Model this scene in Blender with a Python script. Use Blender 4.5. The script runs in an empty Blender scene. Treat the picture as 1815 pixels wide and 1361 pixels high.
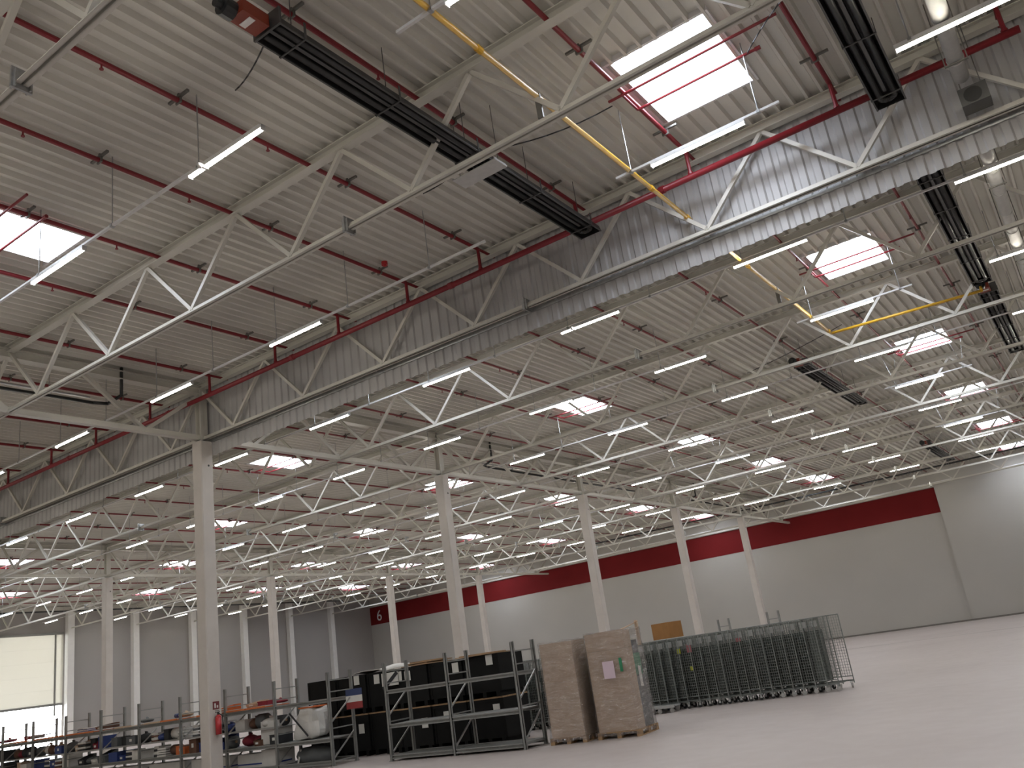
import bpy, bmesh, math, random
from mathutils import Matrix, Vector, Euler

random.seed(7)
scene = bpy.context.scene
col = scene.collection

# ------------------------------------------------------------------ camera
F_PX, W_PX = 1521.2, 1815.0
YAW, PITCH, ROLL, EYE = 0.571457, 1.882404, -0.149384, 1.922
cam_data = bpy.data.cameras.new('camera')
cam_data.sensor_fit = 'HORIZONTAL'
cam_data.sensor_width = 36.0
cam_data.lens = 36.0 * F_PX / W_PX
cam_data.clip_start = 0.1
cam_data.clip_end = 400.0
cam = bpy.data.objects.new('camera', cam_data)
col.objects.link(cam)
rot = Matrix.Rotation(YAW, 3, 'Z') @ Matrix.Rotation(PITCH, 3, 'X') @ Matrix.Rotation(ROLL, 3, 'Z')
cam.matrix_world = Matrix.Translation((0, 0, EYE)) @ rot.to_4x4()
scene.camera = cam

# ------------------------------------------------------------------ world and exposure
world = bpy.data.worlds.new('overcast_sky')
scene.world = world
world.use_nodes = True
bg = world.node_tree.nodes['Background']
bg.inputs[0].default_value = (0.93, 0.97, 1.0, 1)
bg.inputs[1].default_value = 11.0
scene.view_settings.view_transform = 'Standard'
scene.view_settings.look = 'None'
scene.view_settings.gamma = 1.0
scene.view_settings.use_curve_mapping = False
scene.view_settings.exposure = 0.30
scene.cycles.max_bounces = 6
scene.cycles.diffuse_bounces = 4
scene.cycles.glossy_bounces = 2
scene.cycles.transparent_max_bounces = 6
scene.cycles.caustics_reflective = False
scene.cycles.caustics_refractive = False
LAMP_POWER = 41.0
SKY_POWER = 15.0

# ------------------------------------------------------------------ the building grid
X0, Y0, SX, SY = -22.77, 16.69, 25.6, 12.0
XL, XR, YB, YF = -74.5, 28.43, 77.3, -31.5
Z_DECK = 12.0
Z_LAMP = 10.47


# ------------------------------------------------------------------ helpers
def mat(name, color, rough=0.6, metal=0.0, var=0.08, scale=3.0, bump=0.0, bscale=40.0, coat=0.0,
        emit=None, strength=0.0, alpha=None, spec=0.5):
    m = bpy.data.materials.new(name)
    m.use_nodes = True
    nt = m.node_tree
    b = nt.nodes['Principled BSDF']
    b.inputs['Roughness'].default_value = rough
    b.inputs['Metallic'].default_value = metal
    b.inputs['Coat Weight'].default_value = coat
    b.inputs['Specular IOR Level'].default_value = spec
    tc = nt.nodes.new('ShaderNodeTexCoord')
    if var > 0:
        n = nt.nodes.new('ShaderNodeTexNoise')
        n.inputs['Scale'].default_value = scale
        n.inputs['Detail'].default_value = 4
        nt.links.new(tc.outputs['Object'], n.inputs['Vector'])
        r = nt.nodes.new('ShaderNodeValToRGB')
        c = color
        r.color_ramp.elements[0].position = 0.3
        r.color_ramp.elements[1].position = 0.7
        r.color_ramp.elements[0].color = (c[0] * (1 - var), c[1] * (1 - var), c[2] * (1 - var), 1)
        r.color_ramp.elements[1].color = (min(1, c[0] * (1 + var)), min(1, c[1] * (1 + var)), min(1, c[2] * (1 + var)), 1)
        nt.links.new(n.outputs['Fac'], r.inputs['Fac'])
        nt.links.new(r.outputs['Color'], b.inputs['Base Color'])
    else:
        b.inputs['Base Color'].default_value = (*color, 1)
    if bump > 0:
        n2 = nt.nodes.new('ShaderNodeTexNoise')
        n2.inputs['Scale'].default_value = bscale
        nt.links.new(tc.outputs['Object'], n2.inputs['Vector'])
        bp = nt.nodes.new('ShaderNodeBump')
        bp.inputs['Strength'].default_value = bump
        bp.inputs['Distance'].default_value = 0.02
        nt.links.new(n2.outputs['Fac'], bp.inputs['Height'])
        nt.links.new(bp.outputs['Normal'], b.inputs['Normal'])
    if emit:
        b.inputs['Emission Color'].default_value = (*emit, 1)
        b.inputs['Emission Strength'].default_value = strength
    if alpha is not None:
        b.inputs['Alpha'].default_value = alpha
    return m


M = {}
M['deck'] = mat('deck_paint', (0.63, 0.615, 0.56), 0.55, var=0.03, scale=0.6)
M['steel'] = mat('cream_steel_paint', (0.56, 0.545, 0.49), 0.42, var=0.04, scale=1.5)
M['curtain'] = mat('curtain_sheet', (0.40, 0.395, 0.39), 0.5, var=0.03, scale=0.8)
M['concrete_col'] = mat('column_concrete', (0.56, 0.525, 0.485), 0.75, var=0.05, scale=2.0, bump=0.15, bscale=25)
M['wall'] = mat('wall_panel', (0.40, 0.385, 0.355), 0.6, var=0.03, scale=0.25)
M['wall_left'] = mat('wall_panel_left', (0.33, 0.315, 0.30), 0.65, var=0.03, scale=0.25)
M['red_band'] = mat('red_band_paint', (0.15, 0.011, 0.012), 0.8, var=0.08, scale=0.4, spec=0.15)
M['white_paint'] = mat('white_paint', (0.75, 0.74, 0.71), 0.5, var=0.03)
M['numeral'] = mat('numeral_paint', (0.62, 0.60, 0.58), 0.5, var=0.0)
M['red_pipe'] = mat('red_pipe_paint', (0.19, 0.010, 0.016), 0.4, var=0.06, scale=4)
M['yellow_pipe'] = mat('yellow_pipe_paint', (0.62, 0.36, 0.03), 0.35, var=0.05, scale=4)
M['galv'] = mat('galvanised_steel', (0.42, 0.43, 0.43), 0.38, 0.85, var=0.12, scale=12)
M['strut'] = mat('strut_channel', (0.17, 0.165, 0.15), 0.5, 0.5, var=0.1)
M['duct'] = mat('duct_steel', (0.50, 0.50, 0.48), 0.6, 0.2, var=0.06, scale=8)
M['heater'] = mat('heater_black', (0.016, 0.016, 0.016), 0.4, var=0.2, scale=3)
M['heater_tube'] = mat('heater_tube_steel', (0.05, 0.05, 0.05), 0.35, 0.7, var=0.2, scale=5)
M['heater_lip'] = mat('heater_lip_steel', (0.10, 0.10, 0.098), 0.4, 0.6, var=0.1)
M['burner'] = mat('burner_orange', (0.22, 0.035, 0.015), 0.45, var=0.08)
M['black_pipe'] = mat('black_plastic_pipe', (0.018, 0.02, 0.02), 0.4, var=0.1)
M['cable'] = mat('black_cable', (0.012, 0.012, 0.012), 0.5, var=0.0)
M['lamp_body'] = mat('lamp_white_body', (0.70, 0.70, 0.69), 0.35, var=0.0)
M['lamp'] = mat('lamp_diffuser', (0.9, 0.9, 0.88), 0.5, var=0.0, emit=(1.0, 0.93, 0.80), strength=LAMP_POWER)
M['sky_pane'] = mat('skylight_pane', (0.8, 0.8, 0.8), 0.4, var=0.0, emit=(0.80, 0.87, 1.0), strength=SKY_POWER)
M['sky_frame'] = mat('skylight_frame', (0.70, 0.70, 0.70), 0.4, var=0.02)
M['rack'] = mat('rack_grey_steel', (0.25, 0.255, 0.245), 0.5, 0.2, var=0.1, scale=6)
M['rack_light'] = mat('rack_brace_steel', (0.42, 0.42, 0.41), 0.4, 0.5, var=0.08, scale=6)
M['shelf_orange'] = mat('orange_board', (0.60, 0.17, 0.05), 0.6, var=0.12, scale=4)
M['wood'] = mat('pallet_wood', (0.33, 0.21, 0.11), 0.75, var=0.2, scale=6, bump=0.2, bscale=60)
M['cardboard'] = mat('cardboard', (0.37, 0.245, 0.145), 0.75, var=0.08, scale=5)
M['cardboard_pale'] = mat('cardboard_pale', (0.50, 0.375, 0.27), 0.7, var=0.07, scale=4)
M['brown_box'] = mat('brown_box', (0.36, 0.175, 0.055), 0.75, var=0.06, scale=5)
M['black_box'] = mat('black_box_plastic', (0.0065, 0.007, 0.007), 0.6, var=0.25, scale=2, spec=0.2)
M['paper'] = mat('white_paper', (0.66, 0.66, 0.62), 0.7, var=0.03)
M['lilac_paper'] = mat('lilac_paper', (0.62, 0.50, 0.56), 0.7, var=0.05)
M['cage'] = mat('cage_zinc', (0.245, 0.265, 0.25), 0.45, 0.4, var=0.15, scale=10)
M['cage_plate'] = mat('cage_plate', (0.50, 0.51, 0.50), 0.4, 0.4, var=0.05)
M['cage_dark'] = mat('cage_liner', (0.085, 0.10, 0.09), 0.6, var=0.25, scale=5)
M['rubber'] = mat('black_rubber', (0.012, 0.012, 0.012), 0.6, var=0.0)
M['wheel_grey'] = mat('wheel_grey', (0.40, 0.39, 0.37), 0.5, var=0.0)
M['ext_red'] = mat('extinguisher_red', (0.42, 0.02, 0.025), 0.3, var=0.03)
M['sign_dark'] = mat('sign_dark_red', (0.16, 0.03, 0.035), 0.5, var=0.0)
M['blue'] = mat('blue_plastic', (0.03, 0.055, 0.20), 0.5, var=0.1)
M['green'] = mat('green_plastic', (0.02, 0.20, 0.09), 0.5, var=0.1)
M['crimson'] = mat('crimson_fabric', (0.22, 0.02, 0.035), 0.8, var=0.15)
M['charcoal'] = mat('charcoal_fabric', (0.03, 0.032, 0.035), 0.8, var=0.2)
M['slate'] = mat('slate_plastic', (0.11, 0.12, 0.125), 0.6, var=0.15)
M['brown'] = mat('brown_fabric', (0.14, 0.07, 0.045), 0.8, var=0.2)
M['white_stuff'] = mat('white_goods', (0.62, 0.61, 0.58), 0.6, var=0.06)
M['orange_stuff'] = mat('orange_goods', (0.60, 0.15, 0.04), 0.6, var=0.1)
M['yellow_tag'] = mat('yellow_tag', (0.55, 0.60, 0.03), 0.6, var=0.0)
M['pink_tag'] = mat('pink_tag', (0.55, 0.16, 0.18), 0.6, var=0.0)
M['sign_red'] = mat('sign_red', (0.30, 0.04, 0.04), 0.5, var=0.0)
M['sign_blue'] = mat('sign_blue', (0.035, 0.055, 0.14), 0.5, var=0.0)
M['joint'] = mat('floor_joint', (0.16, 0.15, 0.135), 0.8, var=0.1)
M['outside'] = mat('outside_concrete', (0.6, 0.6, 0.58), 0.8, var=0.1)
M['door_panel'] = mat('door_panel', (0.66, 0.65, 0.61), 0.5, var=0.02)
M['door_dark'] = mat('door_rail', (0.22, 0.22, 0.21), 0.5, 0.3, var=0.05)


def floor_material():
    m = bpy.data.materials.new('polished_concrete')
    m.use_nodes = True
    nt = m.node_tree
    b = nt.nodes['Principled BSDF']
    tc = nt.nodes.new('ShaderNodeTexCoord')
    n = nt.nodes.new('ShaderNodeTexNoise')
    n.inputs['Scale'].default_value = 0.16
    n.inputs['Detail'].default_value = 7
    n.inputs['Roughness'].default_value = 0.6
    nt.links.new(tc.outputs['Object'], n.inputs['Vector'])
    r = nt.nodes.new('ShaderNodeValToRGB')
    r.color_ramp.elements[0].position = 0.32
    r.color_ramp.elements[1].position = 0.68
    r.color_ramp.elements[0].color = (0.43, 0.378, 0.357, 1)
    r.color_ramp.elements[1].color = (0.49, 0.437, 0.413, 1)
    nt.links.new(n.outputs['Fac'], r.inputs['Fac'])
    nt.links.new(r.outputs['Color'], b.inputs['Base Color'])
    b.inputs['Roughness'].default_value = 0.48
    n2 = nt.nodes.new('ShaderNodeTexNoise')
    n2.inputs['Scale'].default_value = 2.5
    n2.inputs['Detail'].default_value = 6
    nt.links.new(tc.outputs['Object'], n2.inputs['Vector'])
    mr = nt.nodes.new('ShaderNodeMapRange')
    mr.inputs['To Min'].default_value = 0.38
    mr.inputs['To Max'].default_value = 0.6
    nt.links.new(n2.outputs['Fac'], mr.inputs['Value'])
    nt.links.new(mr.outputs['Result'], b.inputs['Roughness'])
    return m


def film_material():
    m = bpy.data.materials.new('stretch_film')
    m.use_nodes = True
    nt = m.node_tree
    nt.nodes.remove(nt.nodes['Principled BSDF'])
    tc = nt.nodes.new('ShaderNodeTexCoord')
    mp = nt.nodes.new('ShaderNodeMapping')
    mp.inputs['Scale'].default_value = (1.0, 1.0, 4.5)
    nt.links.new(tc.outputs['Object'], mp.inputs['Vector'])
    n = nt.nodes.new('ShaderNodeTexNoise')
    n.inputs['Scale'].default_value = 1.7
    n.inputs['Detail'].default_value = 3
    n.inputs['Distortion'].default_value = 0.8
    nt.links.new(mp.outputs['Vector'], n.inputs['Vector'])
    bp = nt.nodes.new('ShaderNodeBump')
    bp.inputs['Strength'].default_value = 1.0
    bp.inputs['Distance'].default_value = 0.4
    nt.links.new(n.outputs['Fac'], bp.inputs['Height'])
    tr = nt.nodes.new('ShaderNodeBsdfTransparent')
    tr.inputs['Color'].default_value = (0.95, 0.94, 0.93, 1)
    gl = nt.nodes.new('ShaderNodeBsdfGlossy')
    gl.inputs['Roughness'].default_value = 0.17
    nt.links.new(bp.outputs['Normal'], gl.inputs['Normal'])
    df = nt.nodes.new('ShaderNodeBsdfDiffuse')
    df.inputs['Color'].default_value = (0.62, 0.56, 0.54, 1)
    m1 = nt.nodes.new('ShaderNodeMixShader')
    m1.inputs['Fac'].default_value = 0.7
    nt.links.new(df.outputs[0], m1.inputs[1])
    nt.links.new(gl.outputs[0], m1.inputs[2])
    m2 = nt.nodes.new('ShaderNodeMixShader')
    m2.inputs['Fac'].default_value = 0.30
    nt.links.new(tr.outputs[0], m2.inputs[1])
    nt.links.new(m1.outputs[0], m2.inputs[2])
    nt.links.new(m2.outputs[0], nt.nodes['Material Output'].inputs['Surface'])
    return m


def door_material():
    m = bpy.data.materials.new('translucent_door_panel')
    m.use_nodes = True
    nt = m.node_tree
    b = nt.nodes['Principled BSDF']
    b.inputs['Base Color'].default_value = (0.62, 0.61, 0.55, 1)
    b.inputs['Roughness'].default_value = 0.5
    t = nt.nodes.new('ShaderNodeBsdfTransparent')
    t.inputs['Color'].default_value = (0.95, 0.92, 0.84, 1)
    mx = nt.nodes.new('ShaderNodeMixShader')
    mx.inputs['Fac'].default_value = 0.18
    nt.links.new(b.outputs[0], mx.inputs[1])
    nt.links.new(t.outputs[0], mx.inputs[2])
    nt.links.new(mx.outputs[0], nt.nodes['Material Output'].inputs['Surface'])
    return m


M['door_panel'] = door_material()
M['floor'] = floor_material()
M['film'] = film_material()


class MB:
    """collects shapes into one mesh"""
    def __init__(s):
        s.v = []
        s.f = []

    def poly(s, verts, faces):
        o = len(s.v)
        s.v += [tuple(p) for p in verts]
        s.f += [tuple(i + o for i in f) for f in faces]
        return s

    def box(s, lo, hi, rz=0.0, piv=None):
        x0, y0, z0 = lo
        x1, y1, z1 = hi
        vs = [(x0, y0, z0), (x1, y0, z0), (x1, y1, z0), (x0, y1, z0), (x0, y0, z1), (x1, y0, z1), (x1, y1, z1), (x0, y1, z1)]
        if rz:
            px, py = piv if piv else ((x0 + x1) / 2, (y0 + y1) / 2)
            c, q = math.cos(rz), math.sin(rz)
            vs = [(px + (x - px) * c - (y - py) * q, py + (x - px) * q + (y - py) * c, z) for x, y, z in vs]
        return s.poly(vs, [(0, 3, 2, 1), (4, 5, 6, 7), (0, 1, 5, 4), (1, 2, 6, 5), (2, 3, 7, 6), (3, 0, 4, 7)])

    def cb(s, c, d, rz=0.0):
        return s.box((c[0] - d[0] / 2, c[1] - d[1] / 2, c[2] - d[2] / 2), (c[0] + d[0] / 2, c[1] + d[1] / 2, c[2] + d[2] / 2), rz)

    def frame(s, p0, p1):
        a, b = Vector(p0), Vector(p1)
        d = (b - a).normalized()
        up = Vector((0, 0, 1)) if abs(d.z) < 0.95 else Vector((0, 1, 0))
        u = d.cross(up).normalized()
        w = u.cross(d).normalized()
        return a, b, u, w

    def bar(s, p0, p1, wu, ww):
        a, b, u, w = s.frame(p0, p1)
        vs = []
        for p in (a, b):
            for su, sw in ((-1, -1), (1, -1), (1, 1), (-1, 1)):
                vs.append(p + u * su * wu / 2 + w * sw * ww / 2)
        return s.poly(vs, [(0, 1, 2, 3), (7, 6, 5, 4), (0, 4, 5, 1), (1, 5, 6, 2), (2, 6, 7, 3), (3, 7, 4, 0)])

    def tube(s, p0, p1, r, n=10, r1=None, caps=True):
        a, b, u, w = s.frame(p0, p1)
        r1 = r if r1 is None else r1
        vs = []
        for p, rr in ((a, r), (b, r1)):
            for i in range(n):
                t = 2 * math.pi * i / n
                vs.append(p + u * rr * math.cos(t) + w * rr * math.sin(t))
        fs = [(i, i + n, (i + 1) % n + n, (i + 1) % n) for i in range(n)]
        if caps:
            fs += [tuple(range(n)), tuple(range(2 * n - 1, n - 1, -1))]
        return s.poly(vs, fs)

    def path(s, pts, r, n=8):
        for i in range(len(pts) - 1):
            s.tube(pts[i], pts[i + 1], r, n)
        for p in pts[1:-1]:
            s.ball(p, r * 1.02, 6, 8)
        return s

    def ball(s, c, r, ny=6, nx=10, sc=(1, 1, 1)):
        vs, fs = [], []
        for j in range(ny + 1):
            th = math.pi * j / ny
            for i in range(nx):
                ph = 2 * math.pi * i / nx
                vs.append((c[0] + r * sc[0] * math.sin(th) * math.cos(ph), c[1] + r * sc[1] * math.sin(th) * math.sin(ph), c[2] + r * sc[2] * math.cos(th)))
        for j in range(ny):
            for i in range(nx):
                fs.append((j * nx + i, (j + 1) * nx + i, (j + 1) * nx + (i + 1) % nx, j * nx + (i + 1) % nx))
        return s.poly(vs, fs)

    def mesh(s, name, m, smooth=False):
        me = bpy.data.meshes.new(name)
        me.from_pydata(s.v, [], s.f)
        me.materials.append(M[m])
        if smooth:
            for p in me.polygons:
                p.use_smooth = True
        me.update()
        return me

    def build(s, name, m, parent=None, smooth=False, loc=None, rz=0.0):
        return inst(name, s.mesh(name, m, smooth), parent, loc, rz)


def inst(name, me, parent=None, loc=None, rz=0.0):
    o = bpy.data.objects.new(name, me)
    col.objects.link(o)
    if parent:
        o.parent = parent
    if loc is not None:
        o.location = loc
    o.rotation_euler[2] = rz
    return o


def thing(name, label, cat, loc=(0, 0, 0), rz=0.0, group=None):
    o = inst(name, None, None, loc, rz)
    o.empty_display_size = 0.2
    return tag(o, label, cat, group)


def tag(o, label, cat=None, group=None, kind=None):
    o['label'] = label
    if cat:
        o['category'] = cat
    if group:
        o['group'] = group
    if kind:
        o['kind'] = kind
    return o


def struct(o, label=None):
    o['kind'] = 'structure'
    if label:
        o['label'] = label
    return o


ORD = ['zeroth', 'first', 'second', 'third', 'fourth', 'fifth', 'sixth', 'seventh', 'eighth', 'ninth', 'tenth', 'eleventh',
       'twelfth', 'thirteenth', 'fourteenth', 'fifteenth', 'sixteenth', 'seventeenth', 'eighteenth', 'nineteenth', 'twentieth',
       'twenty-first', 'twenty-second', 'twenty-third', 'twenty-fourth', 'twenty-fifth', 'twenty-sixth', 'twenty-seventh',
       'twenty-eighth', 'twenty-ninth', 'thirtieth', 'thirty-first', 'thirty-second']


def row_words(j):
    """j-th line across the hall counted from the corrugated curtain (negative: on the camera's side)"""
    if j > 0:
        return ORD[j] + ' beyond the curtain'
    return ORD[-j + 1] + ' before the curtain'


# ------------------------------------------------------------------ skylight grid (needed by the deck)
PITCH_R = 0.305
sky_cols = [(-4.07, 0), (-17.05, 1), (-29.45, 0), (-41.7, 1), (-54.4, 0), (-67.2, 1), (8.8, 1)]
SKW, SKL = 1.65, 2.5
skylights = []
for cx, odd in sky_cols:
    y = (0.75 if not odd else 6.72) - 36
    while y < 74:
        if y > -30 and not (cx > 5 and y > 30) and not (cx < -25 and y < 17):
            skylights.append((cx, y - 0.12 + SKL / 2))
        y += 12.0

# ------------------------------------------------------------------ setting: floor, walls, ceiling
f = MB().box((XL - 0.3, YF - 0.3, -0.25), (XR + 0.3, YB + 0.3, 0.0)).build('floor', 'floor')
struct(f, 'pale polished concrete hall floor')
j = MB()
j.box((XL, 52.0, 0.0), (XR, 52.05, 0.003))
j.build('floor_joint', 'joint', f)

wb = MB()
wb.box((XL, YB, 0), (-10.7, YB + 0.3, 12.6))
wb = struct(wb.build('wall_back', 'wall'), 'grey panel wall with a red band at the far end')
MB().box((XL, YB - 0.03, 8.55), (-10.7, YB - 0.002, 10.58)).build('red_band', 'red_band', wb)
fc = bpy.data.curves.new('numeral_six', 'FONT')
fc.body = '6'
fc.size = 1.75
fc.extrude = 0.01
fc.align_x = 'CENTER'
fc.materials.append(M['numeral'])
six = bpy.data.objects.new('numeral_six', fc)
col.objects.link(six)
six.parent = wb
six.location = (-73.05, YB - 0.045, 8.95)
six.rotation_euler = (math.pi / 2, 0, 0)
six['label'] = 'pale numeral 6 on the red band'
MB().box((XL, YB - 0.22, 10.62), (-10.7, YB, 10.82)).build('pale_wall_strip', 'steel', wb)  # pale raised strip along the wall above the red band
wr2 = MB().box((-10.7, YB - 0.22, 0), (XR, YB + 0.3, 12.6)).build('wall_back', 'wall')
struct(wr2, 'plain grey panel wall right of the red band')
tr = MB()
tr.box((XL, YB - 0.06, 0), (-10.7, YB, 0.12)).box((-10.7, YB - 0.28, 0), (XR, YB - 0.2, 0.12))
struct(tr.build('baseboard_back', 'joint'))

DY0, DY1 = 34.9, 40.25
wl = MB()
wl.box((XL - 0.3, YF, 0), (XL, DY0, 12.6)).box((XL - 0.3, DY1, 0), (XL, YB + 0.3, 12.6)).box((XL - 0.3, DY0, 9.7), (XL, DY1, 12.6))
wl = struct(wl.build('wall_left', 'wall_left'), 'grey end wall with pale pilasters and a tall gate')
for k in range(-3, 6):
    y = 40.69 + 6 * k
    if abs(y - 34.69) < 0.1:
        y = 34.55
    MB().box((XL, y - 0.28, 0), (XL + 0.5, y + 0.28, 11.55)).build('pilaster', 'white_paint', wl)
MB().box((XL, YF, 11.55), (XL + 0.35, YB, 11.95)).build('edge_beam', 'steel', wl)
dr = struct(inst('door_1', None, None, (XL, DY0, 0)), 'tall pale sectional gate half raised over a bright opening')
dl = DY1 - DY0
for k in range(5):
    MB().box((0.02, 0.02, 4.16 + k * 1.1), (0.08, dl - 0.02, 4.16 + k * 1.1 + 1.098)).build('panel', 'door_panel', dr)
MB().box((0.0, 0.0, 3.98), (0.14, dl, 4.16)).build('bottom_rail', 'door_dark', dr)
MB().box((0.0, 0.0, 9.66), (0.2, dl, 9.84)).build('head_rail', 'door_dark', dr)
for y in (0.05, dl - 0.75):
    MB().box((0.08, y, 3.2), (0.16, y + 0.12, 9.7)).build('guide_rail', 'door_dark', dr)
struct(MB().box((XR, YF, 0), (XR + 0.3, YB + 0.3, 12.6)).build('wall_right', 'wall'))
struct(MB().box((XL - 0.3, YF - 0.3, 0), (XR + 0.3, YF, 12.6)).build('wall_front', 'wall'))
struct(MB().box((XL - 60, -20, -0.3), (XL - 0.3, 100, -0.02)).build('ground', 'outside'), 'bright yard outside the gate')

# corrugated deck with openings for the skylights
dk = MB()
prof = [(0.0, 0.0), (0.055, 0.0), (0.09, 0.115), (0.27, 0.115), (0.305, 0.0)]
nrib = int((XR + 0.3 - XL + 0.3) / PITCH_R) + 1
for i in range(nrib):
    bx = XL - 0.3 + i * PITCH_R
    cuts = sorted(cy for cx, cy in skylights if cx - SKW / 2 - 0.02 < bx + PITCH_R / 2 < cx + SKW / 2 + 0.02)
    y = YF - 0.3
    segs = []
    for cy in cuts:
        segs.append((y, cy - SKL / 2))
        y = cy + SKL / 2
    segs.append((y, YB + 0.3))
    for a, b in segs:
        for (u0, z0), (u1, z1) in zip(prof[:-1], prof[1:]):
            dk.poly([(bx + u0, a, Z_DECK + z0), (bx + u1, a, Z_DECK + z1), (bx + u1, b, Z_DECK + z1), (bx + u0, b, Z_DECK + z0)], [(0, 1, 2, 3)])
ceil = struct(dk.build('ceiling', 'deck'), 'pale corrugated steel roof deck')

# skylights
pane_mesh = None
sk_frame = MB()
W2, L2 = SKW / 2 + 0.16, SKL / 2
for a, b in (((-W2, -L2 - 0.06), (W2, -L2)), ((-W2, L2), (W2, L2 + 0.06)), ((-W2 - 0.06, -L2 - 0.06), (-W2, L2 + 0.06)), ((W2, -L2 - 0.06), (W2 + 0.06, L2 + 0.06))):
    sk_frame.box((a[0], a[1], -0.01), (b[0], b[1], 0.24))
sk_frame = sk_frame.mesh('frame', 'sky_frame')
pm = MB()
N = 6
for a in range(N):
    for b in range(N):
        q = []
        for da, db in ((0, 0), (1, 0), (1, 1), (0, 1)):
            u, v = (a + da) / N * 2 - 1, (b + db) / N * 2 - 1
            q.append((u * (W2 + 0.05), v * (L2 + 0.05), 0.24 + 0.22 * (1 - u * u) * (1 - v * v)))
        pm.poly(q, [(0, 1, 2, 3)])
pane_mesh = pm.mesh('pane', 'sky_pane', True)
colw = {-4.07: 'first', -17.05: 'second', -29.45: 'third', -41.7: 'fourth', -54.4: 'fifth', -67.2: 'sixth', 8.8: 'off-view'}
cnt = {}
for n, (cx, cy) in enumerate(skylights):
    cnt[cx] = cnt.get(cx, 0) + 1
    w = struct(inst('window_%d' % (n + 1), None, None, (cx, cy, Z_DECK + 0.02)), 'bright domed roof skylight, %s in the %s line from the right' % (ORD[cnt[cx]], colw[cx]))
    inst('frame', sk_frame, w)
    inst('pane', pane_mesh, w)

# ------------------------------------------------------------------ columns
col_mesh = MB()
h = 0.225
c8 = 0.03
pts = [(-h + c8, -h), (h - c8, -h), (h, -h + c8), (h, h - c8), (h - c8, h), (-h + c8, h), (-h, h - c8), (-h, -h + c8)]
col_mesh.poly([(x, y, 0) for x, y in pts] + [(x, y, 10.0) for x, y in pts],
              [tuple(range(7, -1, -1)), tuple(range(8, 16))] + [(i, (i + 1) % 8, (i + 1) % 8 + 8, i + 8) for i in range(8)])
col_mesh = col_mesh.mesh('shaft', 'concrete_col')
post_mesh = MB().box((-0.13, -0.012, 10.0), (0.13, 0.012, 11.8)).box((-0.13, -0.13, 10.0), (-0.115, 0.13, 11.8)).box((0.115, -0.13, 10.0), (0.13, 0.13, 11.8)).mesh('steel_post', 'steel')
plate_mesh = MB().box((-0.18, -0.18, 10.0), (0.18, 0.18, 10.03)).mesh('base_plate', 'galv')
socket_mesh = MB().tube((0.232, 0.05, 9.2), (0.21, 0.05, 9.2), 0.035, 10).mesh('lifting_socket', 'cable')
rows = [(X0, 'in the near column row', range(0, 5)), (X0 - SX, 'in the far column row', range(-1, 5)), (X0 + SX, 'in the right-hand column row', range(0, 5))]
for x, words, ks in rows:
    for k in ks:
        lab = {0: 'level with the corrugated curtain', -1: 'on the camera side of the curtain'}.get(k, '%s behind the curtain' % ORD[max(k, 0)])
        if x == X0 and k == 0:
            lab = 'nearest, carrying the fire extinguisher'
        c = thing('column', 'square pale concrete column %s, %s' % (words, lab), 'column', (x, Y0 + SY * k, 0), 0, 'hall columns')
        inst('shaft', col_mesh, c)
        inst('steel_post', post_mesh, c)
        inst('base_plate', plate_mesh, c)
        inst('lifting_socket', socket_mesh, c)

# ------------------------------------------------------------------ roof trusses along X
NP = 8
PL = SX / NP
tc_m = MB().box((0, -0.1, 11.79), (SX, 0.1, 11.81)).box((0, -0.1, 11.975), (SX, 0.1, 11.995)).box((0, -0.012, 11.8), (SX, 0.012, 11.98)).mesh('top_chord', 'steel')
bc_m = MB().box((0, -0.085, 10.06), (SX, -0.016, 10.075)).box((0, 0.016, 10.06), (SX, 0.085, 10.075)).box((0, -0.03, 10.06), (SX, -0.016, 10.17)).box((0, 0.016, 10.06), (SX, 0.03, 10.17)).box((0, -0.016, 10.14), (SX, 0.016, 10.17)).mesh('bottom_chord', 'steel')
d_up = MB().bar((0, 0, 10.16), (PL / 2, 0, 11.8), 0.085, 0.085).mesh('diagonal', 'steel')
d_dn = MB().bar((0, 0, 11.8), (PL / 2, 0, 10.16), 0.085, 0.085).mesh('diagonal', 'steel')
gus_m = MB().box((-0.16, -0.012, 10.15), (0.16, 0.012, 10.33)).mesh('gusset', 'steel')
joint_m = MB().box((-0.02, -0.14, 9.98), (0.02, 0.14, 10.3)).box((-0.07, -0.11, 9.99), (0.07, -0.09, 10.25)).box((-0.07, 0.09, 9.99), (0.07, 0.11, 10.25)).mesh('splice_plate', 'galv')
bays = [(X0 + SX, 'bay right of the view', range(-3, 4)), (X0, 'bay above the roll cages', range(-3, 10)), (X0 - SX, 'bay left of the near column row', range(-2, 10)),
        (X0 - 2 * SX, 'bay along the end wall', range(0, 10))]
for bx, words, js in bays:
    for jj in js:
        t = thing('roof_truss', 'cream lattice truss, %s, %s' % (row_words(jj), words), 'roof truss', (bx, Y0 + 6 * jj, 0), 0, 'lattice roof trusses')
        inst('top_chord', tc_m, t)
        inst('bottom_chord', bc_m, t)
        for k in range(NP):
            inst('diagonal', d_dn, t, (k * PL, 0, 0))
            inst('diagonal', d_up, t, ((k + 0.5) * PL, 0, 0))
        inst('splice_plate', joint_m, t, (4.0 * PL, 0, 0))

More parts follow.
